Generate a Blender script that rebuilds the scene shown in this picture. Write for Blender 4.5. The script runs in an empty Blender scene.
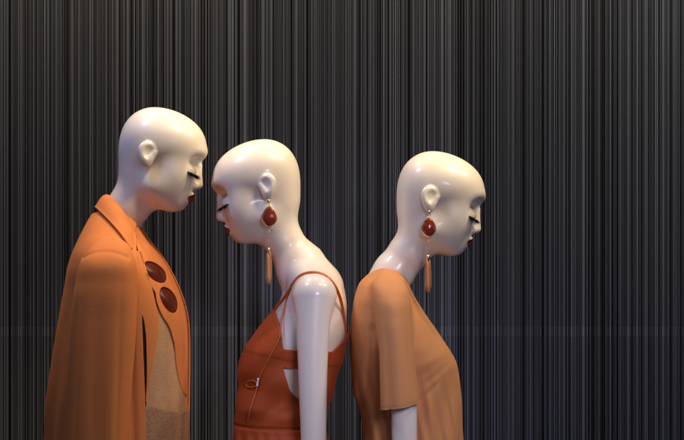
import bpy, bmesh, math, random
import numpy as np

random.seed(7)
rng = np.random.default_rng(11)
S = 0.00215          # metres per photo pixel in the mannequins' mid plane
D = 4.5              # camera distance from that plane
ZC = 1.45
scene = bpy.context.scene
COL = scene.collection

def W(px, py, y=0.0):
    k = (D + y) / D
    return np.array([(px - 342) * S * k, y, ZC - (py - 220) * S * k])

# ----------------------------------------------------------------- objects
def link(o):
    COL.objects.link(o)
    return o

def thing(name, label, cat, loc, group=None):
    o = link(bpy.data.objects.new(name, None))
    o.location = loc
    o.empty_display_size = 0.1
    o["label"] = label
    o["category"] = cat
    if group:
        o["group"] = group
    return o

def mesh_obj(name, verts, faces, mat, parent=None, root=None, smooth=True, label=None):
    """One mesh object; verts are world coordinates, root is the thing's Empty."""
    off = np.array(root.location) if root is not None else np.zeros(3)
    me = bpy.data.meshes.new(name)
    v = np.asarray(verts, dtype=float) - off
    me.from_pydata(v.tolist(), [], [list(map(int, f)) for f in faces])
    me.update()
    if smooth:
        me.polygons.foreach_set("use_smooth", np.ones(len(me.polygons), dtype=bool))
    me.materials.append(mat)
    o = link(bpy.data.objects.new(name, me))
    if parent is not None:
        o.parent = parent
    if label:
        o["label"] = label
    return o

def solidify(o, t, offset=-1.0):
    m = o.modifiers.new("thickness", "SOLIDIFY")
    m.thickness = t
    m.offset = offset
    return o

# ----------------------------------------------------------------- fields
def smin(a, b, k):
    h = np.maximum(k - np.abs(a - b), 0.0) / k
    return np.minimum(a, b) - h * h * k * 0.25

def ssub(a, b, k):      # a minus b
    return -smin(-a, b, k)

def ell(x, y, z, c, r):
    dx, dy, dz = x - c[0], y - c[1], z - c[2]
    k0 = np.sqrt((dx / r[0]) ** 2 + (dy / r[1]) ** 2 + (dz / r[2]) ** 2)
    k1 = np.sqrt((dx / r[0] ** 2) ** 2 + (dy / r[1] ** 2) ** 2 + (dz / r[2] ** 2) ** 2) + 1e-9
    return k0 * (k0 - 1.0) / k1

def rell(x, y, z, c, ax, r):
    """ellipsoid turned in the x-y plane; r = (along ax, across ax, z)"""
    dx, dy, dz = x - c[0], y - c[1], z - c[2]
    p = dx * ax[0] + dy * ax[1]
    q = -dx * ax[1] + dy * ax[0]
    return ell(p, q, dz, (0, 0, 0), r)

def cone(x, y, z, a, b, ra, rb):
    a = np.asarray(a, float); b = np.asarray(b, float)
    d = b - a
    t = ((x - a[0]) * d[0] + (y - a[1]) * d[1] + (z - a[2]) * d[2]) / d.dot(d)
    t = np.clip(t, 0, 1)
    return np.sqrt((x - a[0] - t * d[0]) ** 2 + (y - a[1] - t * d[1]) ** 2 + (z - a[2] - t * d[2]) ** 2) - (ra + (rb - ra) * t)

def chain(P, pts, k):
    f = None
    for (a, ra), (b, rb) in zip(pts[:-1], pts[1:]):
        c = cone(P[0], P[1], P[2], a, b, ra, rb)
        f = c if f is None else smin(f, c, k)
    return f

def limb(P, pts):
    """one smooth tapering limb through (point, radius) stations running downwards"""
    x, y, z = P
    zs = [-p[2] for p, r in pts]
    cx, cy, cr = (pchip(zs, q) for q in ([p[0] for p, r in pts], [p[1] for p, r in pts], [r for p, r in pts]))
    zc = np.clip(-z, zs[0], zs[-1])
    return np.sqrt((x - cx(zc)) ** 2 + (y - cy(zc)) ** 2 + (z + zc) ** 2) - cr(zc)

def pchip(xs, ys):
    xs = np.asarray(xs, float); ys = np.asarray(ys, float)
    h = np.diff(xs); dl = np.diff(ys) / h
    m = np.zeros(len(xs))
    m[0], m[-1] = dl[0], dl[-1]
    for i in range(1, len(xs) - 1):
        m[i] = 0 if dl[i - 1] * dl[i] <= 0 else (dl[i - 1] * h[i] + dl[i] * h[i - 1]) / (h[i] + h[i - 1])
        if m[i]:
            lim = 3 * min(abs(dl[i - 1]), abs(dl[i]))
            m[i] = math.copysign(min(abs(m[i]), lim), m[i])
    def f(x):
        x = np.clip(x, xs[0], xs[-1])
        i = np.clip(np.searchsorted(xs, x, side="right") - 1, 0, len(xs) - 2)
        t = (x - xs[i]) / h[i]
        t2, t3 = t * t, t * t * t
        return ((2 * t3 - 3 * t2 + 1) * ys[i] + (t3 - 2 * t2 + t) * h[i] * m[i]
                + (-2 * t3 + 3 * t2) * ys[i + 1] + (t3 - t2) * h[i] * m[i + 1])
    return f

class Loft:
    """stack of rounded sections: rows are (photo row, left px, right px, near y, far y)"""
    def __init__(self, rows, p=2.2, persp=0.0):
        rows = sorted(rows)
        py = [r[0] for r in rows]
        self.l = pchip(py, [r[1] for r in rows]); self.r = pchip(py, [r[2] for r in rows])
        self.n = pchip(py, [r[3] for r in rows]); self.f = pchip(py, [r[4] for r in rows])
        self.top, self.bot, self.p = py[0], py[-1], p
        self.k = (D + persp) / D
    def __call__(self, x, y, z, grow=0.0):
        k = self.k
        row = 220 + (ZC - z) / (S * k)
        px = 342 + x / (S * k)
        l, r, n, f = self.l(row), self.r(row), self.n(row), self.f(row)
        a = np.maximum((r - l) * 0.5 * S * k + grow, 0.004)
        b = np.maximum((f - n) * 0.5 + grow, 0.004)
        dx = (px - (l + r) * 0.5) * S * k
        dy = y - (n + f) * 0.5
        q = ((np.abs(dx) / a) ** self.p + (np.abs(dy) / b) ** self.p) ** (1 / self.p)
        d = (q - 1.0) * np.minimum(a, b)
        d = np.maximum(d, (self.top - row) * S * k - grow)
        return np.maximum(d, (row - self.bot) * S * k)

def surface(f, X, Y, Z, blk=12, margin=2.2):
    """naive surface nets of f = 0 on a rectilinear grid, evaluated only near the surface"""
    nx, ny, nz = len(X), len(Y), len(Z)
    V = np.full((nx, ny, nz), 9.0, np.float32)
    bs = []
    for i in range(0, nx, blk):
        for j in range(0, ny, blk):
            for k in range(0, nz, blk):
                bs.append((i, min(i + blk, nx), j, min(j + blk, ny), k, min(k + blk, nz)))
    bs = np.array(bs)
    lo = np.stack([X[bs[:, 0]], Y[bs[:, 2]], Z[bs[:, 4]]], 1)
    hi = np.stack([X[bs[:, 1] - 1], Y[bs[:, 3] - 1], Z[bs[:, 5] - 1]], 1)
    c = (lo + hi) / 2
    rad = np.linalg.norm(hi - lo, axis=1) / 2 + 0.004
    fc = f(c[:, 0], c[:, 1], c[:, 2])
    for n, b in enumerate(bs):
        sl = (slice(b[0], b[1]), slice(b[2], b[3]), slice(b[4], b[5]))
        if abs(fc[n]) > rad[n] * margin:
            V[sl] = 9.0 if fc[n] > 0 else -9.0
    act = bs[np.abs(fc) <= rad * margin]
    CH = 96
    for s0 in range(0, len(act), CH):
        grp = act[s0:s0 + CH]
        xs, ys, zs, shp = [], [], [], []
        for b in grp:
            g = np.meshgrid(X[b[0]:b[1]], Y[b[2]:b[3]], Z[b[4]:b[5]], indexing="ij")
            xs.append(g[0].ravel()); ys.append(g[1].ravel()); zs.append(g[2].ravel()); shp.append(g[0].shape)
        v = f(np.concatenate(xs), np.concatenate(ys), np.concatenate(zs))
        o = 0
        for b, sh in zip(grp, shp):
            n = sh[0] * sh[1] * sh[2]
            V[b[0]:b[1], b[2]:b[3], b[4]:b[5]] = v[o:o + n].reshape(sh)
            o += n
    ins = V < 0
    cnt = np.zeros((nx - 1, ny - 1, nz - 1), np.uint8)
    for a in (0, 1):
        for b in (0, 1):
            for c_ in (0, 1):
                cnt += ins[a:nx - 1 + a, b:ny - 1 + b, c_:nz - 1 + c_]
    cells = np.argwhere((cnt > 0) & (cnt < 8))
    idx = np.full(cnt.shape, -1, np.int32)
    idx[cells[:, 0], cells[:, 1], cells[:, 2]] = np.arange(len(cells))
    G = [X, Y, Z]
    acc = np.zeros((len(cells), 3)); num = np.zeros(len(cells))
    for ax in range(3):
        o1, o2 = [q for q in range(3) if q != ax]
        for a in (0, 1):
            for b in (0, 1):
                p0 = cells.copy(); p0[:, o1] += a; p0[:, o2] += b
                p1 = p0.copy(); p1[:, ax] += 1
                v0 = V[p0[:, 0], p0[:, 1], p0[:, 2]].astype(float); v1 = V[p1[:, 0], p1[:, 1], p1[:, 2]].astype(float)
                m = (v0 < 0) != (v1 < 0)
                t = np.where(m, v0 / np.where(m, v0 - v1, 1), 0)
                P = np.stack([G[q][p0[:, q]] for q in range(3)], 1)
                P[:, ax] += t * (G[ax][p1[:, ax]] - G[ax][p0[:, ax]])
                acc[m] += P[m]; num[m] += 1
    verts = acc / num[:, None]
    faces = []
    for ax in range(3):
        o1, o2 = (ax + 1) % 3, (ax + 2) % 3
        sl0 = [slice(None)] * 3; sl1 = [slice(None)] * 3
        sl0[ax] = slice(0, -1); sl1[ax] = slice(1, None)
        for q in (o1, o2):
            sl0[q] = slice(1, -1); sl1[q] = slice(1, -1)
        A, B = ins[tuple(sl0)], ins[tuple(sl1)]
        e = np.argwhere(A != B)
        fl = A[e[:, 0], e[:, 1], e[:, 2]]
        e[:, o1] += 1; e[:, o2] += 1
        def cell(d1, d2):
            p = e.copy(); p[:, o1] -= d1; p[:, o2] -= d2
            return idx[p[:, 0], p[:, 1], p[:, 2]]
        q = np.stack([cell(1, 1), cell(0, 1), cell(0, 0), cell(1, 0)], 1)
        q[~fl] = q[~fl][:, ::-1]
        faces.append(q)
    faces = np.concatenate(faces)
    faces = faces[(faces >= 0).all(1)]
    for _ in range(2):                      # settle the vertices on the exact surface
        h = 4e-4
        x, y, z = verts.T
        f0 = f(x, y, z)
        g = np.stack([f(x + h, y, z) - f(x - h, y, z), f(x, y + h, z) - f(x, y - h, z), f(x, y, z + h) - f(x, y, z - h)], 1) / (2 * h)
        n2 = np.maximum((g ** 2).sum(1), 0.05)
        st = -f0[:, None] * g / n2[:, None]
        ln = np.linalg.norm(st, axis=1, keepdims=True)
        verts = verts + st * np.minimum(1, 0.0015 / np.maximum(ln, 1e-9))
    return verts, faces

def clip(verts, faces, g):
    """keep the part of the surface where g(verts) > 0, cut cleanly along g = 0"""
    gv = g(verts[:, 0], verts[:, 1], verts[:, 2])
    pos = gv > 0
    fp = pos[faces]
    keep = [tuple(f) for f in faces[fp.all(1)]]
    V = [tuple(v) for v in verts]
    cache = {}
    def cut(a, b):
        k = (min(a, b), max(a, b))
        if k not in cache:
            t = gv[k[0]] / (gv[k[0]] - gv[k[1]])
            t = min(max(t, 0.02), 0.98)
            cache[k] = len(V)
            V.append(tuple(verts[k[0]] + t * (verts[k[1]] - verts[k[0]])))
        return cache[k]
    for f in faces[fp.any(1) & ~fp.all(1)]:
        out = []
        for i in range(len(f)):
            a, b = int(f[i]), int(f[(i + 1) % len(f)])
            if pos[a]:
                out.append(a)
            if pos[a] != pos[b]:
                out.append(cut(a, b))
        if len(out) > 2:
            keep.append(tuple(out))
    V = np.array(V)
    used = np.zeros(len(V), bool)
    for f in keep:
        used[list(f)] = True
    new = np.cumsum(used) - 1
    return V[used], [[int(new[i]) for i in f] for f in keep]

def biggest(verts, faces):
    """drop loose scraps: keep the largest connected piece"""
    par = np.arange(len(verts))
    def find(a):
        while par[a] != a:
            par[a] = par[par[a]]; a = par[a]
        return a
    for f in faces:
        r = find(f[0])
        for i in f[1:]:
            par[find(i)] = r
    roots = np.array([find(i) for i in range(len(verts))])
    u, c = np.unique(roots, return_counts=True)
    ok = set(u[c > 60])
    keep = np.array([r in ok for r in roots])
    new = np.cumsum(keep) - 1
    return np.asarray(verts)[keep], [[int(new[i]) for i in f] for f in faces if keep[f[0]]]

def rowpx(x, z, y=0.0):
    k = (D + y) / D
    return 342 + x / (S * k), 220 + (ZC - z) / (S * k)

def hit(px, py, f, lift=0.0, far=0.45):
    """first point of the surface f = lift along the line of sight of a photo pixel"""
    ys = np.linspace(-0.4, far, 1200)
    k = (D + ys) / D
    v = f((px - 342) * S * k, ys, ZC - (py - 220) * S * k) - lift
    i = np.argmax(v < 0)
    if not (v < 0).any():
        i = int(np.argmin(v))
    return W(px, py, ys[i])

def catmull(pts, n):
    P = np.array([p for p in pts], float)
    P = np.vstack([2 * P[0] - P[1], P, 2 * P[-1] - P[-2]])
    out = []
    m = len(P) - 3
    for i in range(m):
        for t in np.linspace(0, 1, n, endpoint=False):
            p0, p1, p2, p3 = P[i:i + 4]
            out.append(0.5 * (2 * p1 + (p2 - p0) * t + (2 * p0 - 5 * p1 + 4 * p2 - p3) * t ** 2 + (3 * p1 - p0 - 3 * p2 + p3) * t ** 3))
    out.append(P[-2])
    return np.array(out)

def tube(path, rad, seg=8, V=None, F=None):
    V = [] if V is None else V
    F = [] if F is None else F
    path = np.asarray(path, float)
    rad = np.broadcast_to(np.asarray(rad, float), (len(path),))
    t = np.gradient(path, axis=0)
    t /= np.linalg.norm(t, axis=1, keepdims=True) + 1e-12
    up = np.array([0.3, 0.9, 0.2]) if abs(t[0][1]) < 0.8 else np.array([1.0, 0, 0.1])
    n = np.cross(t[0], up); n /= np.linalg.norm(n)
    base = len(V)
    for i in range(len(path)):
        n = n - t[i] * n.dot(t[i]); n /= np.linalg.norm(n)
        b = np.cross(t[i], n)
        for j in range(seg):
            a = 2 * math.pi * j / seg
            V.append(path[i] + rad[i] * (math.cos(a) * n + math.sin(a) * b))
    for i in range(len(path) - 1):
        for j in range(seg):
            a = base + i * seg + j; b_ = base + i * seg + (j + 1) % seg
            F.append((a, b_, b_ + seg, a + seg))
    F.append(tuple(base + j for j in range(seg))[::-1])
    F.append(tuple(base + (len(path) - 1) * seg + j for j in range(seg)))
    return V, F

def lathe(prof, centre, seg=32, sy=1.0):
    """prof: list of (radius, z)"""
    V, F = [], []
    for r, z in prof:
        for j in range(seg):
            a = 2 * math.pi * j / seg
            V.append((centre[0] + r * math.cos(a), centre[1] + sy * r * math.sin(a), centre[2] + z))
    for i in range(len(prof) - 1):
        for j in range(seg):
            a, b = i * seg + j, i * seg + (j + 1) % seg
            F.append((a, b, b + seg, a + seg))
    F.append(tuple(range(seg))[::-1])
    F.append(tuple((len(prof) - 1) * seg + j for j in range(seg)))
    return V, F

# ----------------------------------------------------------------- materials
def nodes(name):
    m = bpy.data.materials.new(name)
    m.use_nodes = True
    nt = m.node_tree
    return m, nt, nt.nodes["Principled BSDF"]

def cloth_mat(name, col, col2, rough=0.75, weave=1400.0, bump=0.25, sheen=0.25, blot=9.0, depth=0.0006, grain=(1, 1, 0.35)):
    m, nt, b = nodes(name)
    N, L = nt.nodes.new, nt.links.new
    tc = N("ShaderNodeTexCoord")
    nz = N("ShaderNodeTexNoise"); nz.inputs["Scale"].default_value = blot; nz.inputs["Detail"].default_value = 6
    fine = N("ShaderNodeTexNoise"); fine.inputs["Scale"].default_value = weave; fine.inputs["Detail"].default_value = 2
    mp = N("ShaderNodeMapping"); mp.inputs["Scale"].default_value = grain
    L(tc.outputs["Object"], nz.inputs["Vector"]); L(tc.outputs["Object"], mp.inputs["Vector"]); L(mp.outputs[0], fine.inputs["Vector"])
    mixf = N("ShaderNodeMath"); mixf.operation = "MULTIPLY_ADD"; mixf.inputs[1].default_value = 0.6; mixf.inputs[2].default_value = 0.1
    L(nz.outputs["Fac"], mixf.inputs[0])
    add = N("ShaderNodeMath"); add.operation = "MULTIPLY_ADD"; add.inputs[1].default_value = 0.5
    L(fine.outputs["Fac"], add.inputs[0]); L(mixf.outputs[0], add.inputs[2])
    mx = N("ShaderNodeMix"); mx.data_type = "RGBA"
    mx.inputs["A"].default_value = (*col, 1); mx.inputs["B"].default_value = (*col2, 1)
    L(add.outputs[0], mx.inputs["Factor"])
    L(mx.outputs["Result"], b.inputs["Base Color"])
    bp = N("ShaderNodeBump"); bp.inputs["Strength"].default_value = bump; bp.inputs["Distance"].default_value = depth
    L(fine.outputs["Fac"], bp.inputs["Height"]); L(bp.outputs[0], b.inputs["Normal"])
    b.inputs["Roughness"].default_value = rough
    b.inputs["Sheen Weight"].default_value = sheen
    b.inputs["Sheen Roughness"].default_value = 0.4
    b.inputs["Sheen Tint"].default_value = (*[min(1, c * 1.2 + 0.1) for c in col], 1)
    b.inputs["Specular IOR Level"].default_value = 0.25
    return m

def plain(name, col, rough=0.5, metal=0.0, spec=0.5, noise=0.15, scale=60.0):
    m, nt, b = nodes(name)
    N, L = nt.nodes.new, nt.links.new
    tc = N("ShaderNodeTexCoord"); nz = N("ShaderNodeTexNoise")
    nz.inputs["Scale"].default_value = scale; nz.inputs["Detail"].default_value = 4
    L(tc.outputs["Object"], nz.inputs["Vector"])
    mx = N("ShaderNodeMix"); mx.data_type = "RGBA"
    mx.inputs["A"].default_value = (*[c * (1 - noise) for c in col], 1); mx.inputs["B"].default_value = (*[min(1, c * (1 + noise)) for c in col], 1)
    L(nz.outputs["Fac"], mx.inputs["Factor"]); L(mx.outputs["Result"], b.inputs["Base Color"])
    b.inputs["Roughness"].default_value = rough
    b.inputs["Metallic"].default_value = metal
    b.inputs["Specular IOR Level"].default_value = spec
    return m

def skin_mat():
    m, nt, b = nodes("mannequin_lacquer")
    N, L = nt.nodes.new, nt.links.new
    tc = N("ShaderNodeTexCoord"); nz = N("ShaderNodeTexNoise")
    nz.inputs["Scale"].default_value = 14; nz.inputs["Detail"].default_value = 5
    L(tc.outputs["Object"], nz.inputs["Vector"])
    mx = N("ShaderNodeMix"); mx.data_type = "RGBA"
    mx.inputs["A"].default_value = (0.76, 0.69, 0.575, 1); mx.inputs["B"].default_value = (0.80, 0.735, 0.625, 1)
    L(nz.outputs["Fac"], mx.inputs["Factor"])
    at = N("ShaderNodeAttribute"); at.attribute_name = "makeup_shade"
    m2 = N("ShaderNodeMix"); m2.data_type = "RGBA"; m2.inputs["B"].default_value = (0.17, 0.115, 0.095, 1)
    L(at.outputs["Fac"], m2.inputs["Factor"]); L(mx.outputs["Result"], m2.inputs["A"])
    L(m2.outputs["Result"], b.inputs["Base Color"])
    n2 = N("ShaderNodeTexNoise"); n2.inputs["Scale"].default_value = 40; n2.inputs["Detail"].default_value = 3
    L(tc.outputs["Object"], n2.inputs["Vector"])
    mr = N("ShaderNodeMapRange"); mr.inputs["To Min"].default_value = 0.34; mr.inputs["To Max"].default_value = 0.46
    L(n2.outputs["Fac"], mr.inputs["Value"]); L(mr.outputs[0], b.inputs["Roughness"])
    b.inputs["Coat Weight"].default_value = 0.38
    b.inputs["Coat Roughness"].default_value = 0.09
    b.inputs["Subsurface Weight"].default_value = 0.12
    b.inputs["Subsurface Radius"].default_value = (0.006, 0.004, 0.003)
    b.inputs["Subsurface Scale"].default_value = 0.6
    return m

SKIN = skin_mat()
LIP = plain("lip_lacquer", (0.15, 0.008, 0.007), 0.28)
LASH = plain("black_lash", (0.004, 0.003, 0.003), 0.9, 0.0, 0.1)
COAT = cloth_mat("orange_wool", (0.64, 0.198, 0.050), (0.78, 0.255, 0.068), 0.85, 620, 0.7, 0.2, 14, .0011, (1, 1, .6))
SHADE_LINING = cloth_mat("gap_shade_lining", (0.018, 0.010, 0.009), (0.03, 0.016, 0.014), 0.6, 900, 0.1, 0.0)
RUST_INNER = cloth_mat("rust_inner", (0.09, 0.014, 0.006), (0.14, 0.022, 0.009), 0.32, 900, 0.05, 0.0)
KNIT = cloth_mat("beige_knit", (0.38, 0.185, 0.078), (0.68, 0.40, 0.19), 0.9, 420, 0.9, 0.1, 60, .0016, (1, 1, 1))
LACE = cloth_mat("brown_lace", (0.17, 0.075, 0.032), (0.58, 0.32, 0.15), 0.9, 300, 1.0, 0.1, 130, .0025, (1, 1, 1))
RUST = cloth_mat("rust_satin_crepe", (0.32, 0.055, 0.012), (0.42, 0.078, 0.017), 0.58, 650, 0.5, 0.15, 14, .0008, (1, 1, .6))
STRAP = plain("rust_strap", (0.50, 0.115, 0.022), 0.42)
CAMEL = cloth_mat("camel_crepe", (0.47, 0.205, 0.076), (0.58, 0.262, 0.100), 0.85, 700, 0.6, 0.2, 14, .0009, (1, 1, .6))
GOLD = plain("pale_gold", (0.78, 0.55, 0.28), 0.28, 1.0)
GEM = plain("red_brown_resin", (0.20, 0.022, 0.008), 0.15, 0.0, 0.6, 0.7, 420)
THREAD = cloth_mat("orange_thread", (0.55, 0.22, 0.085), (0.72, 0.34, 0.15), 0.6, 1200, 0.3, 0.2)
WHITE = plain("white_tip", (0.85, 0.85, 0.82), 0.3)
STEEL = plain("brushed_steel", (0.5, 0.5, 0.5), 0.35, 1.0)

# ----------------------------------------------------------------- the head, in photo pixels: u forward from the back of the skull, v down from its top, w sideways
FA = (-0.316, 0.949)              # face line, running down
def head_field(u, v, w):
    aw = np.abs(w)
    f = rell(u, v, w, (37.2, 35.0, 0), (math.cos(.84), math.sin(.84)), (35.3, 34.2, 34))
    f = smin(f, rell(u, v, w, (56.5, 37.0, 0), (math.cos(.61), math.sin(.61)), (33.4, 29.4, 32.5)), 10)
    f = smin(f, ell(u, v, w, (26.4, 56.6, 0), (25.8, 38.9, 27)), 9)
    f = smin(f, rell(u, v, w, (57, 66, 0), FA, (36, 20, 26.5)), 12)
    f = smin(f, ell(u, v, w, (77.5, 46.5, 0), (10.3, 7, 18)), 7)
    f = smin(f, ell(u, v, aw, (55, 70, 14), (17, 17, 13.5)), 14)
    f = smin(f, cone(u, v, aw, (36, 79, 20), (57.5, 94.5, 6), 8.5, 7.8), 16)
    f = smin(f, ell(u, v, w, (48, 89.5, 0), (17, 10.5, 14)), 9)
    f = smin(f, ell(u, v, w, (61.4, 95.8, 0), (7.0, 7.4, 8.2)), 4)
    f = smin(f, ell(u, v, w, (63, 85.5, 0), (11, 9.5, 13)), 7)
    # sockets and lids
    f = ssub(f, ell(u, v, aw, (87.2, 58.5, 15.0), (13.5, 8.0, 11.5)), 12)
    f = smin(f, ell(u, v, aw, (71.2, 64.2, 13.2), (8.4, 6.4, 9.4)), 4)
    # nose
    f = smin(f, cone(u, v, w, (80.2, 60, 0), (80.0, 77.6, 0), 3.5, 4.9), 5)
    f = smin(f, ell(u, v, aw, (75.3, 79.0, 4.6), (5.0, 3.9, 3.7)), 3.5)
    f = ssub(f, ell(u, v, aw, (77.3, 83.6, 2.8), (2.0, 1.5, 1.4)), 1.0)
    # mouth
    f = smin(f, ell(u, v, w, (71.9, 88.0, 0), (5.3, 3.4, 9.8)), 2.0)
    f = smin(f, ell(u, v, w, (69.6, 93.2, 0), (5.0, 3.6, 8.8)), 2.0)
    # ears
    m = aw > 20
    if m.any():
        uu, vv, ww = u[m], v[m], aw[m]
        wl = ww - (34.6 - 0.28 * (uu - 33))
        e = ell(uu, vv, wl, (32.6, 44.8, 0), (9.0, 9.8, 4.2))
        e = smin(e, ell(uu, vv, wl, (32.2, 54.0, 0.2), (5.4, 7.6, 3.6)), 6)
        e = ssub(e, ell(uu, vv, wl, (35.2, 46.0, 4.9), (6.0, 7.0, 3.6)), 2.2)
        e = smin(e, cone(uu, vv, wl, (35.5, 51.5, 1.6), (39.5, 46.5, 1.0), 1.9, 1.4), 2.5)
        f = f.copy()
        f[m] = smin(f[m], e, 2.0)
    return f

def lids(side):
    """lash line of one closed lid, in head pixels"""
    C = np.array([71.2, 63.3, 13.2 * side])
    F = np.array([0.949, 0.316, 0]); Dn = np.array([-0.316, 0.949, 0]); Lt = np.array([0, 0, 1.0 * side])
    out = []
    for t in np.linspace(-1, 1, 33):
        ph = math.radians(16 + 80 * t); ps = math.radians(8 + 12 * (1 - t * t) - 6 * max(t, 0))
        r = np.array([math.cos(ph) * math.cos(ps) * 8.6, math.sin(ps) * 7.8, math.sin(ph) * math.cos(ps) * 9.8])
        out.append((C + F * r[0] + Dn * r[1] + Lt * r[2], F, Dn, Lt, t))
    return out

class Head:
    def __init__(self, x0, y0, mirror=False):
        self.x0, self.y0, self.sg = x0, y0, (-1 if mirror else 1)
    def local(self, x, y, z):
        px, py = rowpx(x, z)
        return (px - self.x0) * self.sg, py - self.y0, y / S
    def world(self, p):
        q = W(self.x0 + self.sg * p[0], self.y0 + p[1])
        q[1] = p[2] * S
        return q
    def __call__(self, x, y, z):
        out = np.full(np.shape(x), 0.5)
        u, v, w = self.local(x, y, z)
        m = (u > -25) & (u < 110) & (v > -20) & (v < 125) & (np.abs(w) < 55)
        if m.any():
            out[m] = head_field(u[m], v[m], w[m]) * S
        return out

def make_body(name, field, head, xr, z_low, root, fine_below):
    X = np.arange(xr[0], xr[1], 0.0019)
    Y = np.arange(-0.262, 0.262, 0.0019)
    zt = ZC - (head.y0 - 8 - 220) * S
    zf = ZC - (fine_below - 220) * S
    Z = np.concatenate([np.arange(z_low, zf, 0.0036), np.arange(zf + 0.001, zt, 0.0017)])
    v, f = surface(field, X, Y, Z)
    o = mesh_obj("body", v, f, SKIN, root, root)
    u_, v_, w_ = head.local(v[:, 0], v[:, 1], v[:, 2])
    # eye make-up and brow shade, painted together over lid and crease, soft-edged
    q = np.sqrt(((u_ - 77) / 9.5) ** 2 + ((v_ - 60.5) / 6.0) ** 2 + ((np.abs(w_) - 14.5) / 9.5) ** 2)
    mk = np.clip(1.35 - q, 0, 1) * 0.72
    a = o.data.attributes.new("makeup_shade", "FLOAT", "POINT")
    a.data.foreach_set("value", mk.astype(np.float32))
    # lips
    lx = np.arange(58, 84, 0.45); ly = np.arange(80, 100, 0.45); lw = np.arange(-13, 13.2, 0.45)
    def lf(u, v, w):
        return head_field(u, v, w) - 0.22
    lv, lfaces = surface(lambda a, b, c: lf(a / S, b / S, c / S) * S, lx * S, ly * S, lw * S)
    lv = lv / S
    def lg(u, v, w):
        t = (u - 71.3) * (-0.46) + (v - 90.4) * 0.888
        h = 6.3 * np.clip(1 - (w / 11.6) ** 2, 0, 1) ** 0.75
        h = h - np.where(t < 0, 0.7 * np.exp(-(w / 1.8) ** 2), 0)
        return np.minimum(h - np.abs(t), (u - 62))
    lv, lfaces = clip(lv, lfaces, lg)
    lwv = np.array([head.world(p) for p in lv])
    lo = mesh_obj("lips", lwv, lfaces, LIP, o, root, label="dark red painted lips")
    # lashes
    for side in (-1, 1):
        V, F = [], []
        ring = lids(side)
        V, F = tube([head.world(p) for p, *_ in ring], 0.6 * S, 6, V, F)
        r2 = random.Random(5)
        for i in range(44):
            q = r2.random() * 0.999 * (len(ring) - 1)
            a, b = ring[int(q)], ring[int(q) + 1]
            fr = q - int(q)
            p = a[0] * (1 - fr) + b[0] * fr
            t = a[4] * (1 - fr) + b[4] * fr
            _, Fd, Dn, Lt, _ = a
            ln = 8.6 + 3.0 * t + r2.uniform(-3.0, 0.6)
            d = Fd * (0.95 - 0.25 * t) + Lt * (0.15 + 0.55 * t) + Dn * (0.60 + .12 * t + r2.uniform(-.14, .34))
            d /= np.linalg.norm(d)
            pts = [head.world(p + d * ln * s_ - Dn * ln * 0.30 * s_ * s_) for s_ in np.linspace(0, 1, 6)]
            tube(pts, np.linspace(0.60, 0.14, 6) * S, 4, V, F)
        mesh_obj("eyelashes", V, F, LASH, o, root)
    return o

def stand(root, x, z_top):
    V, F = lathe([(0.0145, 0), (0.0145, z_top - 0.012)], (x, 0, 0.012), 20)
    p = mesh_obj("stand_pole", V, F, STEEL, root, root)
    V, F = lathe([(0.17, 0.0), (0.17, 0.008), (0.166, 0.012), (0.0, 0.012)], (x, 0, 0), 48)
    mesh_obj("base_plate", V, F, STEEL, root, root)

def px2x(p):
    return (p - 342) * S
def py2z(p):
    return ZC - (p - 220) * S

def ripple(x, y, z, seed, n=5, fx=30, fz=6, amp=0.001):
    r = np.random.default_rng(seed)
    f = 0
    for _ in range(n):
        a, b, c, ph = r.uniform(-1, 1) * fx, r.uniform(-1, 1) * fx, r.uniform(-1, 1) * fz, r.uniform(0, 6.28)
        f = f + np.sin(a * x + b * y + c * z + ph)
    return f * amp / math.sqrt(n)

def grid(x0, x1, y0, y1, z0, z1, h):
    return np.arange(x0, x1, h), np.arange(y0, y1, h), np.arange(z0, z1, h)

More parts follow.
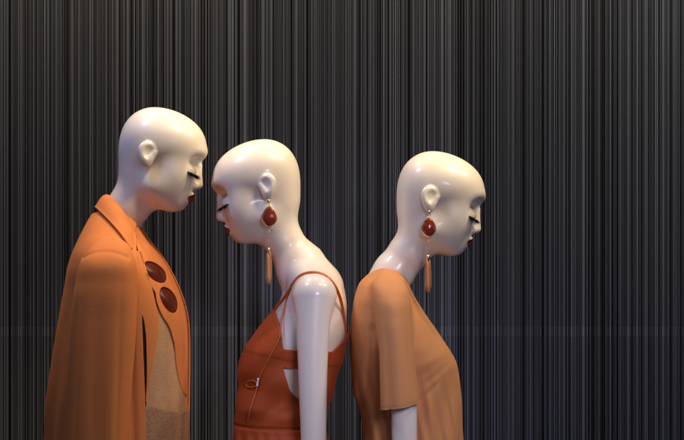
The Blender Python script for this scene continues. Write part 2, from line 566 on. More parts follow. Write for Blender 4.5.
# ================================================================= left mannequin: draped orange coat
def build_coat_mannequin():
    root = thing("mannequin", "bald mannequin in a draped orange coat with turned-down collar over a beige knit dress", "mannequin", (px2x(115), 0, 0), GROUP)
    head = Head(118, 107)
    torso = Loft([(232, 104, 130, -.04, .04), (244, 94, 138, -.08, .08), (258, 88, 146, -.115, .115), (280, 84, 154, -.135, .135), (300, 82, 166, -.135, .135),
                  (330, 84, 172, -.13, .13), (370, 88, 170, -.115, .115), (410, 88, 172, -.115, .115), (450, 78, 176, -.14, .14), (500, 72, 180, -.165, .165), (545, 78, 176, -.15, .15)])
    neck = [(W(144, 181), 19.5 * S), (W(131, 203), 19.5 * S), (W(113, 231), 22 * S), (W(112, 250), 26 * S)]
    def arm(sd):
        return [(W(108, 272, .125 * sd), 15 * S), (W(102, 330, .160 * sd), 14 * S), (W(99, 400, .185 * sd), 13 * S), (W(104, 500, .19 * sd), 10 * S)]
    A = [arm(-1), arm(1)]
    def body(x, y, z):
        f = smin(head(x, y, z), chain((x, y, z), neck, .02), .026)
        f = smin(f, torso(x, y, z), .03)
        for a in A:
            f = smin(f, limb((x, y, z), a), .02)
        return f
    make_body("body", body, head, (px2x(62), px2x(215)), py2z(548), root, 262)
    stand(root, px2x(125), py2z(540))

    # ---- knit dress
    dr = Loft([(262, 92, 160, -.105, .105), (285, 88, 171, -.145, .145), (310, 84, 181, -.165, .165), (345, 82, 185, -.168, .168), (380, 80, 186, -.168, .168),
               (402, 78, 186.5, -.170, .170), (450, 74, 187, -.175, .175), (520, 66, 190, -.18, .18), (620, 60, 192, -.19, .19)])
    def dress(x, y, z):
        return dr(x, y, z) + ripple(x, y, z, 3, 6, 70, 14, .0012)
    v, f = surface(dress, *grid(px2x(55), px2x(205), -.22, .22, py2z(625), py2z(258), .004))
    v, f = clip(v, f, lambda x, y, z: np.minimum(py2z(270) - z, z - py2z(615)))
    d = mesh_obj("knit_dress", v, f, KNIT, root, root)
    solidify(d, .003)
    def overl(x, y, z):
        return dr(x, y, z, .0055) + ripple(x, y, z, 8, 8, 120, 60, .0016)
    v, f = surface(overl, *grid(px2x(50), px2x(210), -.23, .23, py2z(625), py2z(395), .004))
    def og(x, y, z):
        return np.minimum(py2z(404) + .006 * np.sin(x * 60) + (x - px2x(165)) * -.10 - z, z - py2z(612))
    v, f = clip(v, f, og)
    o = mesh_obj("lace_peplum", v, f, LACE, d, root, label="brown textured lace layer from the waist down")
    solidify(o, .004)

    # ---- coat
    rows = [(199, 108, 112, -.004, .004), (205, 100, 122, -.028, .028), (213, 93, 133, -.052, .052), (222, 87.5, 140, -.078, .078), (232, 82.5, 145, -.108, .108), (242, 78, 151, -.140, .140), (252, 73.8, 159, -.165, .165), (264, 70, 167, -.178, .178),
            (285, 66.5, 178, -.185, .185), (320, 60.5, 188.5, -.186, .186), (355, 55, 190, -.188, .188), (400, 49, 189.5, -.19, .19), (440, 46.5, 189, -.195, .195),
            (500, 43, 190, -.20, .20), (610, 38, 192, -.21, .21)]
    cl = Loft(rows, 2.15)
    # hanging near sleeve, its top melts into the shoulder
    sl = Loft([(236, 98, 112, -.13, -.10), (244, 88, 124, -.165, -.07), (256, 80, 131, -.200, -.06), (285, 73, 135.5, -.224, -.07), (320, 69, 135, -.232, -.085), (360, 67, 132.5, -.238, -.095),
               (400, 66, 130, -.242, -.10), (440, 65, 128, -.245, -.105), (520, 64, 126, -.25, -.11), (600, 66, 124, -.25, -.12)], 3.2, -.2)
    sr = Loft([(236, 98, 112, .10, .13), (244, 88, 124, .07, .165), (256, 80, 131, .06, .200), (285, 73, 135.5, .07, .224), (400, 66, 130, .10, .242), (600, 66, 124, .12, .25)], 2.5, .2)
    def cuts(x, y, z):
        px, py = rowpx(x, z, -.12)
        return px, py
    def bodyc(x, y, z):
        px, py = rowpx(x, z)
        lowz = np.clip((py - 250) / 150, 0, 1)
        fold = .0045 * lowz * np.sin((y + .02) * 55 + (z - 1) * 1.5) * np.clip((120 - px) / 30, 0, 1)
        fold = fold + .004 * np.exp(-((px - (139 + (py - 330) * .03)) / 3.5) ** 2) * np.clip((py - 250) / 60, 0, 1)
        return cl(x, y, z) + fold + ripple(x, y, z, 21, 6, 22, 7, .0010)
    def sleeves(x, y, z, lf):
        px, py = rowpx(x, z, -.2)
        t = np.clip((py - 255) / 140, 0, 1)
        fold = t * (.0016 * np.sin((px - 66 - .02 * (py - 260)) * .24 + .6) + .0026 * np.exp(-((px - (122 - (py - 300) * .03)) / 2.6) ** 2)
                    + .0016 * np.exp(-((px - (84 - (py - 300) * .05)) / 2.4) ** 2))
        fold = fold + .0022 * np.exp(-((py - 252 - (px - 105) ** 2 * .012) / 2.0) ** 2) * (np.abs(px - 105) < 24)
        return lf(x, y, z) + fold + ripple(x, y, z, 5, 6, 26, 9, .0013)
    def coat(x, y, z):
        f = bodyc(x, y, z)
        return f
    xe_out = pchip([230, 250, 262, 300, 345, 385, 440, 610], [134, 138, 141, 144.5, 146.5, 148, 149.5, 152])
    xf_in = pchip([230, 252, 262, 285, 310, 340, 370, 395, 408, 430, 610], [141, 146, 158, 172, 180, 184.5, 186.5, 188, 189.5, 190, 194])
    def coat_g(x, y, z):
        px, py = rowpx(x, z, -.10)
        pf, _ = rowpx(x, z, .0)
        near = np.where(y < .035, xe_out(py) - px, 50.)
        far = near
        # open over the chest, closed at the back
        g = np.minimum(near, far) * S
        neckhole = np.sqrt((x - px2x(116)) ** 2 + (y * 1.0) ** 2 + ((z - py2z(214)) * .9) ** 2) - .052
        return np.minimum(np.minimum(g, z - py2z(600)), neckhole)
    v, f = surface(coat, *grid(px2x(30), px2x(205), -.235, .235, py2z(605), py2z(202), .0034))
    v, f = clip(v, f, coat_g)
    v, f = biggest(v, f)
    c = mesh_obj("coat", v, f, COAT, root, root)
    solidify(c, .0035)
    for nm, lf, sd in (("sleeve", sl, -1), ("sleeve", sr, 1)):
        ff = lambda x, y, z, lf=lf: smin(sleeves(x, y, z, lf), cl(x, y, z) + .004, .009)
        v, f = surface(ff, *grid(px2x(50), px2x(150), -.29 if sd < 0 else .04, -.04 if sd < 0 else .29, py2z(602), py2z(212), .0034))
        def sg(x, y, z, lf=lf, sd=sd):
            px, py = rowpx(x, z)
            # keep only what stands proud of the coat body
            return np.minimum(cl(x, y, z) - .0022, z - py2z(596))
        v, f = clip(v, f, sg)
        v, f = biggest(v, f)
        s_ = mesh_obj("sleeve", v, f, COAT, c, root)
    # lining behind the front opening, black to paint in the gap's shade
    def lin(x, y, z):
        return cl(x, y, z, -.009)
    v, f = surface(lin, *grid(px2x(30), px2x(205), -.235, .235, py2z(600), py2z(235), .005))
    v, f = clip(v, f, lambda x, y, z: np.minimum(np.where(y < 0, (149 - rowpx(x, z, -.1)[0]) * S, .1), np.minimum(py2z(292) - z, z - py2z(590))))
    v, f = biggest(v, f)
    mesh_obj("lining", v, f, SHADE_LINING, c, root, label="black lining that darkens the front gap")
    # front facings: near lapel strip and the wider far one with two oval openings
    def fac(x, y, z):
        return cl(x, y, z, -.0045) + ripple(x, y, z, 31, 5, 25, 10, .0008)
    xl = pchip([236, 262, 300, 320, 345, 370, 390, 410, 440], [136, 145.5, 157, 160.5, 158, 153.6, 150.5, 148, 146])
    xg = pchip([236, 300, 312, 330, 350, 375, 392, 440], [100, 136, 144.5, 148.5, 149.5, 149.8, 149.0, 147])
    xr_ = pchip([236, 250, 262, 275, 285, 292, 300, 308, 316, 325, 340, 370, 395, 406, 440], [134, 139, 144, 148, 153, 157, 158.5, 161, 164.5, 169.5, 174, 177, 182, 187, 200])
    fv, ffaces = surface(fac, *grid(px2x(85), px2x(205), -.235, .12, py2z(450), py2z(226), .0026))
    def holes(x, y, z):
        px, py = rowpx(x, z, -.1)
        out = np.full(np.shape(px), 9.)
        for cx, cy, ax, ay, L_, w_ in ((155.5, 272, .66, .75, 13.6, 6.2), (168.7, 300, .42, .907, 14.2, 6.0)):
            p = (px - cx) * ax + (py - cy) * ay
            q = -(px - cx) * ay + (py - cy) * ax
            out = np.minimum(out, np.where(y < .0, np.sqrt((p / L_) ** 2 + (q / w_) ** 2) - 1, 9.))
        return out * .012
    def far_g(x, y, z):
        px, py = rowpx(x, z, -.1)
        g = np.where(y < 0, (px - xr_(py)) * S, .05)
        g = np.minimum(g, np.minimum(px - 120, 0 * px + 30) * S)
        g = np.minimum(g, holes(x, y, z))
        neckhole = np.sqrt((x - px2x(116)) ** 2 + y ** 2 + ((z - py2z(214)) * .9) ** 2) - .058
        return np.minimum(np.minimum(g, neckhole), z - py2z(412))
    def near_g(x, y, z):
        px, py = rowpx(x, z, -.1)
        g = np.minimum(xl(py) - px, px - np.maximum(xg(py), 136)) * S
        g = np.minimum(g, -.02 - y)
        return np.minimum(g, np.minimum(z - py2z(446), py2z(250) - z))
    v, f = clip(fv, ffaces, far_g)
    v, f = biggest(v, f)
    o = mesh_obj("front_panel", v, f, COAT, c, root, label="orange front panel with two oval openings")
    solidify(o, .0025)
    v, f = clip(fv, ffaces, near_g)
    v, f = biggest(v, f)
    o = mesh_obj("lapel", v, f, COAT, c, root)
    solidify(o, .0025)
    def back_(x, y, z):
        return cl(x, y, z, -.0105) - .0075 * np.clip(-holes(x, y, z) / .012, 0, 1) ** .8
    v, f = surface(back_, *grid(px2x(85), px2x(205), -.235, .1, py2z(330), py2z(250), .004))
    def bg(x, y, z):
        px, py = rowpx(x, z, -.1)
        h = np.minimum(.014 - (holes(x, y, z)), .05)
        return np.minimum(h, -y - .001)
    v, f = clip(v, f, bg)
    mesh_obj("facing_inner", v, f, RUST_INNER, c, root, label="dark red convex layer behind the oval openings")  # dark red layer bulging up behind the ovals
    # ---- collar: stands at the neck and turns down
    inner = [(141, 250, -.052), (135, 234, -.058), (129.5, 223.5, -.055), (123.4, 212, -.050), (116, 202, -.037), (110.5, 197.3, -.018), (108.5, 196, 0)]
    outer = [(131.5, 249, -.098), (124, 238.5, -.104), (118.5, 231.5, -.104), (110, 222, -.096), (102, 214, -.072), (97, 209, -.036), (95.2, 207.3, 0)]
    def hug(p):
        if p[2] > -.05:
            return W(*p)
        q = hit(p[0], p[1], cl, .0065)
        return W(p[0], p[1], max(min(q[1], -.06), -.14))
    def full(c_):
        near = [hug(p) if c_ is outer else W(*p) for p in c_]
        far = [np.array([p[0], -p[1], p[2]]) for p in near[-2::-1]]
        return catmull(near + far, 8)
    I, O = full(inner), full(outer)
    V, F = [], []
    M = 12
    n = len(I)
    ctr = np.array([px2x(116), 0, 0])
    for i in range(n):
        stand_lo = I[i] * .62 + O[i] * .38 + np.array([0, 0, -.016])
        for j in range(M + 1):
            t = j / M
            p = I[i] * (1 - t) + O[i] * t
            bulge = math.sin(math.pi * min(1, t * 1.15) ** .8) * .0075
            out = O[i] - I[i]
            p = p + np.array([out[0] * .04, out[1] * .1, 0]) * math.sin(math.pi * t) + np.array([0, 0, bulge])
            V.append(p)
    for i in range(n - 1):
        for j in range(M):
            a = i * (M + 1) + j
            F.append((a, a + 1, a + M + 2, a + M + 1))
    o = mesh_obj("collar", V, F, COAT, c, root)
    solidify(o, .0042, 0)
    b = o.modifiers.new("edge", "BEVEL"); b.width = .0012; b.segments = 2
    # inner stand of the collar, its shade painted in by the dark rust
    V, F = [], []
    for i in range(n):
        for j in range(5):
            t = j / 4
            V.append(I[i] * (1 - t) + (I[i] * .75 + O[i] * .25 + np.array([0, 0, -.024])) * t)
    for i in range(n - 1):
        for j in range(4):
            a = i * 5 + j
            F.append((a, a + 5, a + 6, a + 1))
    o = mesh_obj("collar_stand", V, F, RUST_INNER, c, root)
    solidify(o, .002)

# ================================================================= middle mannequin: rust dress
def build_dress_mannequin():
    root = thing("mannequin", "bald mannequin facing left in a rust strappy dress with bare arm and teardrop earring", "mannequin", (px2x(300), 0, 0), GROUP)
    head = Head(301, 139, True)
    torso = Loft([(258, 306, 310, -.004, .004), (264, 301, 322, -.035, .035), (271, 297, 330.5, -.066, .066), (279, 293.5, 337.5, -.096, .096), (288, 289.5, 341.5, -.118, .118), (299, 281.5, 345.5, -.132, .132),
                  (311, 275, 347, -.136, .136), (330, 264, 346.5, -.138, .138), (350, 252, 342.5, -.134, .134), (372, 250, 336.0, -.1245, .1245), (400, 254, 328.5, -.109, .109),
                  (425, 255, 323, -.098, .098), (450, 252, 325, -.110, .110), (490, 246, 340, -.155, .155), (545, 248, 338, -.150, .150)], 2.25)
    neck = [(W(268, 216), 19 * S), (W(282, 238), 18.6 * S), (W(297, 260), 20 * S), (W(312, 284), 27 * S)]
    def arm(sd):
        y = lambda q: q * sd
        return [(W(314.5, 296, y(.158)), 21.5 * S), (W(313.5, 322, y(.172)), 16.6 * S), (W(312.8, 350, y(.178)), 14.9 * S), (W(313, 400, y(.181)), 13.2 * S), (W(313.5, 440, y(.181)), 12.2 * S), (W(312, 470, y(.181)), 12 * S), (W(306, 560, y(.175)), 8 * S)]
    A = [arm(-1), arm(1)]
    def body(x, y, z):
        f = smin(head(x, y, z), chain((x, y, z), neck, .015), .026)
        f = smin(f, torso(x, y, z), .035)
        for sd in (-1, 1):
            f = smin(f, cone(x, y, z, W(302, 271), W(314, 292, .125 * sd), 18 * S, 15 * S), .035)
        for a in A:
            f = smin(f, limb((x, y, z), a), .022)
        return f
    make_body("body", body, head, (px2x(205), px2x(356)), py2z(560), root, 330)
    stand(root, px2x(295), py2z(540))
    # ---- dress
    dl = Loft([(300, 281, 346.5, -.12, .12), (311, 272.5, 347.8, -.130, .130), (320, 265, 348.2, -.136, .136), (335, 253.5, 348.0, -.1415, .1415), (350, 243.5, 344.2, -.1405, .1405),
               (365, 239.5, 340.8, -.134, .134), (385, 237.5, 336.5, -.128, .128), (405, 235.5, 332, -.121, .121), (424, 233.5, 327, -.117, .117), (429, 233, 326.5, -.116, .116), (440, 231.5, 328, -.122, .122),
               (480, 226, 340, -.165, .165), (640, 216, 352, -.20, .20)], 2.25)
    def dress(x, y, z):
        px, py = rowpx(x, z, -.08)
        f = dl(x, y, z)
        seam = .0035 * np.exp(-((py - 427 - .02 * (px - 233)) / 1.7) ** 2)
        up = np.clip((py - 350) / 40, 0, 1) * np.clip((424 - py) / 14, 0, 1)
        dn = np.clip((py - 429) / 20, 0, 1)
        drape = up * (.0052 * np.sin((px * .62 + py * .55) * .21) + .0042 * np.sin((px * .30 - py * .70) * .19 + 1.0))
        gath = dn * .003 * np.sin(px * .55 + np.sin(py * .05))
        yoke = -.0016 / (1 + np.exp((py - (351 + (px - 245) * .17)) * 1.6))
        return f + seam + drape + gath + yoke + ripple(x, y, z, 4, 5, 40, 30, .0008)
    xr_ = pchip([305, 311, 320, 330, 345, 356], [270, 274, 278, 281, 283.5, 285])
    xb = pchip([300, 335, 345, 355, 360], [352, 349, 340, 330, 326])
    xh = pchip([364, 367, 380, 393, 399], [283, 284, 288, 293, 300])
    def g(x, y, z):
        px, py = rowpx(x, z, -.08)
        pb, pyb = rowpx(x, z, 0)
        top = np.maximum(xr_(py) - px, px - xb(py))          # upper armhole
        top = np.maximum(top, py - (347.5 + (px - 283) * .08))
        hole = np.maximum(xh(py) - px, np.maximum(366.0 - py + (px - 284) * .10, px - 322.))   # side cut-out
        hole = np.maximum(hole, py - 397)
        return np.minimum(np.minimum(top, hole), np.minimum(py - 311.5, 560 - py)) * S
    v, f = surface(dress, *grid(px2x(208), px2x(362), -.215, .215, py2z(570), py2z(303), .0028))
    v, f = clip(v, f, g)
    v, f = biggest(v, f)
    d = mesh_obj("dress", v, f, RUST, root, root)
    solidify(d, .0028)
    # ---- shoulder straps
    def both(path, rad, name, par, mat, mirror=True, seg=10):
        for sd in ((1, -1) if mirror else (1,)):
            V, F = tube([np.array([p[0], p[1] * sd, p[2]]) for p in path], rad, seg)
            mesh_obj(name, V, F, mat, par, root)
    fb = lambda x, y, z: body(x, y, z)
    pts = [(346.2, 342), (345, 325), (341.5, 303), (336, 288), (328, 278), (319, 273.2), (309, 272.6), (300, 276), (293.5, 283), (289.5, 290), (283, 299.5), (277.5, 306), (273.5, 311.5), (270, 317)]
    raw = []
    for p in pts:
        q = hit(p[0], p[1], fb, .0015)
        raw.append(q)
    ys = np.array([q[1] for q in raw])
    for i, (q, p) in enumerate(zip(raw, pts)):
        yy = np.clip(q[1], -.19, -.02)
        raw[i] = W(p[0], p[1], yy)
    for _ in range(2):
        yv = [q[1] for q in raw]
        yv = [yv[0]] + [(yv[i - 1] + 2 * yv[i] + yv[i + 1]) / 4 for i in range(1, len(yv) - 1)] + [yv[-1]]
        raw = [W(p[0], p[1], y_) for p, y_ in zip(pts, yv)]
    both(catmull(raw, 8), .0034, "strap", d, STRAP)
    fd = lambda x, y, z: np.minimum(dress(x, y, z), body(x, y, z))
    q2 = [hit(p[0], p[1], fd, .0016) for p in [(291, 286.5), (287, 297), (284, 309), (281.5, 320), (280.3, 331), (279.5, 338)]]
    both(catmull(q2, 8), .0021, "thin_strap", d, STRAP)
    # binding along the panel edge, drawstring with its bow and white tip
    q3 = [hit(p[0], p[1], fd, .0012) for p in [(280, 336), (276.5, 345), (270, 356), (265, 366), (260.5, 375), (257.5, 383)]]
    both(catmull(q3, 8), .0016, "drawstring", d, STRAP, False)
    q3 = [hit(p[0], p[1], fd, .0026) for p in [(257, 386), (252, 387.5), (247.5, 386.5), (246, 383.5), (249, 381), (254, 381), (257, 385), (255.5, 393), (252.5, 402), (249.5, 412), (247, 422)]]
    both(catmull(q3, 8), .0016, "drawstring", d, STRAP, False)
    q3 = [hit(p[0], p[1], fd, .0045) for p in [(258.3, 378.5), (257.6, 382), (257.0, 386.5)]]
    both(catmull(q3, 4), .0021, "cord_tip", d, WHITE, False)
    return head

# ================================================================= right mannequin: camel top
def build_top_mannequin():
    root = thing("mannequin", "bald mannequin facing right in a plain camel short-sleeved top with teardrop earring", "mannequin", (px2x(410), 0, 0), GROUP)
    head = Head(396, 151)
    rows = [(262, 384, 388, -.004, .004), (268, 376, 399, -.042, .042), (275, 367, 405, -.075, .075), (282, 360, 408.5, -.108, .108), (290, 356.5, 411.5, -.132, .132), (297, 354.5, 415, -.145, .145), (309, 352.5, 423, -.152, .152), (321, 351, 431.5, -.154, .154), (344, 350, 446.5, -.153, .153),
            (353, 350.2, 452.5, -.150, .150), (362, 350.8, 456.8, -.147, .147), (375, 352.5, 458.8, -.141, .141), (390, 354.5, 460, -.137, .137), (415, 359, 463, -.135, .135), (440, 363, 466, -.140, .140), (490, 362, 472, -.170, .170), (560, 358, 480, -.19, .19)]
    cl = Loft(rows, 2.15)
    torso = Loft([(r[0] + 5, r[1] + 5, r[2] - (5 if r[0] < 355 else 11), r[3] * .88, r[4] * .88) for r in rows[2:-1]], 2.2)
    neck = [(W(424, 231), 19 * S), (W(409, 252), 18.8 * S), (W(394, 272), 19.6 * S), (W(380, 294), 21 * S)]
    def arm(sd):
        return [(W(391, 304, .152 * sd), 17 * S), (W(397, 350, .175 * sd), 14 * S), (W(403.5, 405, .183 * sd), 12.6 * S), (W(404.5, 440, .183 * sd), 12 * S), (W(408, 540, .175 * sd), 8.5 * S)]
    A = [arm(-1), arm(1)]
    def body(x, y, z):
        f = smin(head(x, y, z), chain((x, y, z), neck, .015), .026)
        f = smin(f, torso(x, y, z), .012)
        for a in A:
            f = smin(f, limb((x, y, z), a), .018)
        return f
    make_body("body", body, head, (px2x(345), px2x(490)), py2z(545), root, 300)
    stand(root, px2x(410), py2z(535))
    def slv(sd):
        n_, f_ = lambda a, b: (min(a * sd, b * sd), max(a * sd, b * sd)), None
        q = lambda a, b: (min(a * sd, b * sd), max(a * sd, b * sd))
        return Loft([(271, 384, 391, *q(.10, .106)), (279, 376, 401, *q(.085, .142)), (288, 372, 408, *q(.08, .176)), (300, 373, 411.5, *q(.08, .202)), (320, 376, 413, *q(.09, .219)), (350, 378.6, 415, *q(.105, .231)),
                     (380, 379.5, 417.5, *q(.112, .237)), (405, 380.0, 420, *q(.116, .240)), (425, 380, 421.5, *q(.118, .240))], 2.2, -.2 if sd < 0 else .2)
    sl = {-1: slv(-1), 1: slv(1)}
    def folds(x, y, z):
        px, py = rowpx(x, z, -.2)
        t = np.clip((py - 296) / 40, 0, 1)
        f = .0028 * t * np.exp(-((px - (385 + (py - 300) * .04)) / 4) ** 2)
        f = f - .0018 * t * np.exp(-((px - (393 + (py - 300) * .05)) / 5) ** 2)
        f = f + .0022 * t * np.exp(-((px - (404 + (py - 300) * .09)) / 3.5) ** 2)
        return f
    def shirt(x, y, z):
        px, py = rowpx(x, z, -.1)
        f = cl(x, y, z)
        t = np.clip((py - 300) / 25, 0, 1) * np.clip((350 - py) / 25, 0, 1)
        f = f + .004 * t * np.exp(-(((px - 418) - (py - 305) * .62) / 4.5) ** 2) - .003 * t * np.exp(-(((px - 427) - (py - 305) * .60) / 5) ** 2)
        low = np.clip((py - 365) / 40, 0, 1)
        f = f + low * (.0035 * np.sin((px + .12 * py) * .23 + 1.2) + .0015 * np.sin((px - .2 * py) * .52))
        for (ax_, ay_, bx_, by_, am, wd) in ((452, 362, 418, 388, .0014, 3.2), (446, 352, 417, 366, -.0010, 4.0), (440, 380, 418, 402, .0018, 2.4), (372, 322, 366, 400, .0025, 3.5)):
            ll = math.hypot(bx_ - ax_, by_ - ay_); ux, uy = (bx_ - ax_) / ll, (by_ - ay_) / ll
            al = (px - ax_) * ux + (py - ay_) * uy; ac = -(px - ax_) * uy + (py - ay_) * ux
            f = f + am * np.exp(-(ac / wd) ** 2) * np.clip(al / 8, 0, 1) * np.clip((ll - al) / 12, 0, 1)
        f = f + np.clip((py - 340) / 30, 0, 1) * np.clip((400 - py) / 30, 0, 1) * .0010 * np.exp(-(((py - 372) + (px - 425) * .5) / 6) ** 2)
        hemline = 404.0 - (px - 381) * .17
        seam = .0007 * np.exp(-((py - hemline) / .9) ** 2)
        for sd in (-1, 1):
            f = smin(f, sl[sd](x, y, z) + folds(x, y, z) + seam, np.clip(.018 - (py - 300) * .00025, .005, .018))
        return f + ripple(x, y, z, 14, 6, 26, 14, .0012)
    def g(x, y, z):
        px, py = rowpx(x, z, -.19)
        hem = 409.5 - (px - 381) * .17 + .25 * np.sin(px * .3) - py
        # the hem cuts the sleeves only
        slv_near = np.minimum(sl[-1](x, y, z), sl[1](x, y, z))
        body_in = cl(x, y, z) - .006
        cutm = np.where(body_in > 0, hem * S, .05)
        a, b = W(409, 252), W(380, 294)
        nh = cone(x, y, z, a - (b - a), b, 20.6 * S, 21.6 * S)
        return np.minimum(np.minimum(cutm, nh), 555 * S - rowpx(x, z)[1] * S)
    v, f = surface(shirt, *grid(px2x(340), px2x(490), -.27, .27, py2z(565), py2z(262), .0028))
    v, f = clip(v, f, g)
    v, f = biggest(v, f)
    d = mesh_obj("top", v, f, CAMEL, root, root)
    solidify(d, .0026)
    return head

# ================================================================= earrings
def earring(head, px_lobe, gem_c, gem_w, gem_h, tas, label):
    """tas = (top row, bottom row, centre px)"""
    y = -36.2 * S
    top = W(px_lobe[0], px_lobe[1], y)
    root = thing("earring", label, "earring", top, "long teardrop earrings hanging from mannequin ears")
    # hook at the lobe
    V, F = lathe([(.0005, .004), (.0026, .0034), (.0034, 0), (.0028, -.003), (.0006, -.004)], top + np.array([0, -.001, -.001]), 16)
    mesh_obj("stud", V, F, GOLD, root, root)
    c = W(gem_c[0], gem_c[1], y - .002)
    hw, hh = gem_w / 2 * S, gem_h / 2 * S
    def drop(sc, d, zoff=0):
        V, F = [], []
        nr, ns = 22, 32
        for i in range(nr + 1):
            a = math.pi * i / nr
            zz = math.cos(a)
            r = math.sin(a) * (1 - .38 * max(zz, -.2)) / 1.08
            for j in range(ns):
                b = 2 * math.pi * j / ns
                V.append((c[0] + sc * hw * r * math.cos(b), c[1] + d * r * math.sin(b) + zoff, c[2] + sc * hh * zz))
        for i in range(nr):
            for j in range(ns):
                F.append((i * ns + j, (i + 1) * ns + j, (i + 1) * ns + (j + 1) % ns, i * ns + (j + 1) % ns))
        return V, F
    V, F = drop(.93, .0062, -.002)
    # facets: press random flat planes into the stone
    Va = np.array(V) - c
    r3 = np.random.default_rng(3)
    for _ in range(26):
        n = r3.normal(size=3); n[1] = -abs(n[1]) * 1.2; n /= np.linalg.norm(n)
        ext = (Va @ n).max()
        over = Va @ n - ext * .93
        Va = Va - np.outer(np.maximum(over, 0), n)
    mesh_obj("stone", Va + c, F, GEM, root, root, smooth=False)
    V, F = drop(1.0, .0035, .0016)
    mesh_obj("stone_setting", V, F, GOLD, root, root)
    # ring of the setting
    ring = []
    for b in np.linspace(0, 2 * math.pi, 40):
        zz = math.cos(b)
        r = abs(math.sin(b)) * (1 - .38 * max(zz, -.2)) / 1.08
        ring.append((c[0] + hw * r * math.copysign(1, math.sin(b)) * .99, c[1] - .0015, c[2] + hh * .99 * zz))
    V, F = tube(ring, .0010, 6)
    mesh_obj("rim", V, F, GOLD, root, root)
    # links above and below
    V, F = [], []
    a = top + np.array([0, -.001, -.004]); b = np.array([c[0], c[1], c[2] + hh])
    def link_chain(p, q, n, V, F):
        for i in range(n):
            t0, t1 = i / n, (i + 1) / n
            m = (p * (1 - (t0 + t1) / 2) + q * ((t0 + t1) / 2))
            ln = np.linalg.norm(q - p) / n * .62
            pts = []
            for u in np.linspace(0, 2 * math.pi, 15):
                s_ = math.sin(u) * .0014
                pts.append(m + np.array([s_ if i % 2 == 0 else 0, s_ if i % 2 else 0, math.cos(u) * ln]))
            tube(pts, .00055, 5, V, F)
    link_chain(a, b, 2, V, F)
    mesh_obj("stone_hook", V, F, GOLD, root, root)
    V, F = [], []
    t = W(tas[2], tas[0], y - .001)
    link_chain(np.array([c[0], c[1], c[2] - hh]), t, 5, V, F)
    mesh_obj("tassel_chain", V, F, GOLD, root, root)
    V, F = lathe([(.0006, .003), (.0030, .0022), (.0037, 0), (.0040, -.009), (.0034, -.0095)], t, 16)
    mesh_obj("tassel_cap", V, F, GOLD, root, root)
    V, F = [], []
    L_ = (tas[1] - tas[0]) * S - .008
    r4 = random.Random(9)
    for i in range(30):
        an, rr = r4.uniform(0, 6.28), .0044 * math.sqrt(r4.random())
        x_, y_ = rr * math.cos(an), rr * math.sin(an)
        ex = 1.7
        ll = L_ * r4.uniform(.84, 1.0)
        pts = [t + np.array([x_ * (1 + (ex - 1) * q) + .0006 * math.sin(5 * q + an), y_ * (1 + (ex - 1) * q), -.008 - ll * q]) for q in np.linspace(0, 1, 7)]
        tube(pts, .00046, 4, V, F)
    mesh_obj("tassel", V, F, THREAD, root, root)

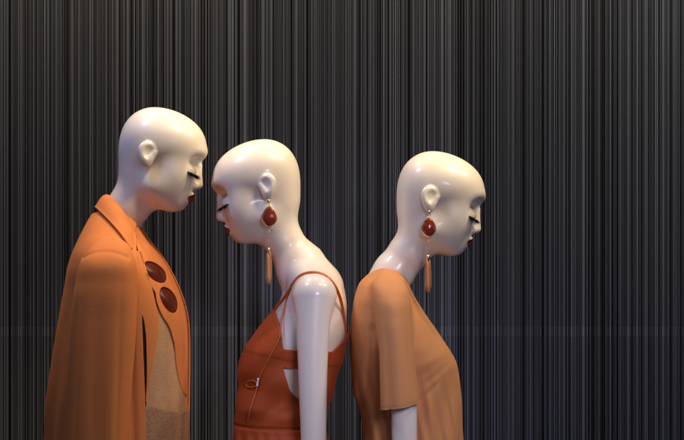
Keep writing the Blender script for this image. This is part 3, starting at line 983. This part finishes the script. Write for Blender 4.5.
# ================================================================= setting
def build_setting():
    # floor of the display window
    m = plain("floor_paint", (0.06, 0.055, 0.05), 0.45)
    V = [(-2.6, -1.4, 0), (2.6, -1.4, 0), (2.6, .7, 0), (-2.6, .7, 0)]
    o = mesh_obj("floor", V, [(0, 1, 2, 3)], m, smooth=False)
    o["kind"] = "structure"
    # back wall clad in narrow vertical strips of many greys
    m, nt, b = nodes("striped_wall")
    N, L = nt.nodes.new, nt.links.new
    at = N("ShaderNodeAttribute"); at.attribute_name = "tone"
    tc = N("ShaderNodeTexCoord"); mp = N("ShaderNodeMapping"); mp.inputs["Scale"].default_value = (260, 1, 2.2)
    nz = N("ShaderNodeTexNoise"); nz.inputs["Scale"].default_value = 1.0; nz.inputs["Detail"].default_value = 4
    L(tc.outputs["Object"], mp.inputs["Vector"]); L(mp.outputs[0], nz.inputs["Vector"])
    mr = N("ShaderNodeMapRange"); mr.inputs["To Min"].default_value = 0.65; mr.inputs["To Max"].default_value = 1.35
    L(nz.outputs["Fac"], mr.inputs["Value"])
    mul = N("ShaderNodeVectorMath"); mul.operation = "SCALE"
    L(at.outputs["Color"], mul.inputs[0]); L(mr.outputs[0], mul.inputs["Scale"])
    L(mul.outputs[0], b.inputs["Base Color"])
    b.inputs["Roughness"].default_value = 0.55
    b.inputs["Specular IOR Level"].default_value = 0.3
    V, F, T = [], [], []
    x = -2.4
    yw = 0.62
    r = random.Random(4)
    zr = lambda row: ZC - (row - 220) * S * (D + yw) / D
    # (bottom, top, tone factor, set-back); paler middle band paints in a window-glass reflection
    wall_bands = [(0.0, zr(337.2), 1.0, 0.0), (zr(337.0), zr(325.4), 1.28, .0003), (zr(325.3), 3.3, 1.0, 0.0)]
    prev = None
    seg = 0.0; mood = 0.5
    while x < 2.4:
        if seg <= 0:
            seg = r.choice([.012, .025, .05, .09]); mood = r.choice([.48, .58, .62, .66, .70, .80])
        q = r.random()
        if q < .19:
            w, tone, dep = r.choice([.0011, .0013, .0016, .0016, .0022, .0036]), r.uniform(.004, .009), r.uniform(.003, .005)
        elif q < .66:
            w, tone, dep = r.choice([.0013, .0016, .0020, .0026]), r.uniform(.025, .044) * (.5 + mood), r.uniform(.001, .0025)
        else:
            w, tone, dep = r.choice([.0010, .0013, .0016, .0020]), r.uniform(.080, .155) * (.35 + mood), r.uniform(0, .001)
        seg -= w
        tint = r.uniform(-.05, .05)
        cur = []
        for (z0, z1, sh, back) in wall_bands:
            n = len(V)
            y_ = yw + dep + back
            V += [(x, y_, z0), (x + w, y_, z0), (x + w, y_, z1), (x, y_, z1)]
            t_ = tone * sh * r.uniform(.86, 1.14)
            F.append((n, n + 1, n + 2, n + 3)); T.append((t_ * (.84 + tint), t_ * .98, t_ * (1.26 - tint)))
            if prev is not None:
                p = prev[len(cur)]
                F.append((p[1], n, n + 3, p[2])); T.append(T[-1])
            cur.append((n, n + 1, n + 2, n + 3))
        prev = cur
        x += w
    n = len(V)
    V += [(-2.4, yw + .012, 0), (2.4, yw + .012, 0), (2.4, yw + .012, 3.3), (-2.4, yw + .012, 3.3)]
    F.append((n, n + 1, n + 2, n + 3)); T.append((.01, .01, .011))
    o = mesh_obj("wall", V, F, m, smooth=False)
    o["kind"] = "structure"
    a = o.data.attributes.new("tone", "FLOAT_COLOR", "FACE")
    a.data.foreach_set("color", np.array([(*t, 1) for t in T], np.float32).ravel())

# ================================================================= light and camera
def lamp(name, loc, target, power, col, size, kind="AREA", spread=180):
    d = bpy.data.lights.new(name, kind)
    d.energy = power
    d.color = col
    if kind == "AREA":
        d.shape = "DISK"; d.size = size; d.spread = math.radians(spread)
    else:
        d.shadow_soft_size = size; d.spot_size = math.radians(spread); d.spot_blend = 1.0
    o = link(bpy.data.objects.new(name, d))
    o.location = loc
    from mathutils import Vector
    o.rotation_euler = (Vector(target) - Vector(loc)).to_track_quat("-Z", "Y").to_euler()
    return o

def build_light():
    w = bpy.data.worlds.new("World"); scene.world = w
    w.use_nodes = True
    bg = w.node_tree.nodes["Background"]
    bg.inputs["Color"].default_value = (0.42, 0.47, 0.72, 1); bg.inputs["Strength"].default_value = 0.15
    warm = (1, .74, .39)
    for x, e in ((-.40, 86), (-.13, 52), (.21, 106)):
        lamp("head_spot", (x + .68, -.60, 2.85), (x + .03, 0, 1.62), e, warm, .17, "SPOT", 24)
    lamp("ceiling_spot", (.80, .10, 2.85), (.05, 0, 1.3), 7, (1, .74, .42), .05)
    lamp("ceiling_spot", (.06, .22, 2.95), (.05, 0, 1.3), 3.5, (1, .78, .50), .05)
    lamp("ceiling_spot", (-.62, .16, 2.85), (-.45, 0, 1.2), 12, (1, .74, .44), .05)
    lamp("cool_ceiling_lamp", (-.95, -.50, 2.75), (-.12, -.05, 1.5), 52, (.50, .56, 1.0), .20, "SPOT", 52)
    lamp("window_front_spot", (.50, -2.1, 1.75), (-.04, 0, 1.05), 110, (.78, .72, 1.0), .30, "SPOT", 27)
    lamp("wall_fill", (1.5, -.35, 2.95), (.8, .62, 1.25), 15, (1, .92, .83), .25)  # added unseen fill lamp, lightens the right side of the wall

def build_camera():
    c = bpy.data.cameras.new("camera")
    c.sensor_width = 36
    c.lens = 36 * D / (684 * S)
    c.clip_end = 100
    o = link(bpy.data.objects.new("camera", c))
    o.location = (0, -D, ZC)
    o.rotation_euler = (math.radians(90), 0, 0)
    c.dof.use_dof = True
    c.dof.focus_distance = D - .05
    c.dof.aperture_fstop = 32
    scene.camera = o

GROUP = "bald mannequins in the striped shop window"
build_setting()
build_coat_mannequin()
h2 = build_dress_mannequin()
h3 = build_top_mannequin()
earring(h2, (268.6, 200.5), (269.4, 216.2), 15.5, 20, (249, 284.5, 268.6), "teardrop earring on the mannequin in the rust dress, near the head facing left")
earring(h3, (429, 211.5), (428.8, 226.8), 14.5, 19.5, (256, 292.5, 428), "teardrop earring on the mannequin in the camel top, the head facing right")
build_light()
build_camera()
vs = scene.view_settings
vs.view_transform = "Standard"; vs.look = "None"; vs.exposure = 0; vs.gamma = 1
scene.render.engine = "CYCLES"
scene.cycles.use_denoising = True
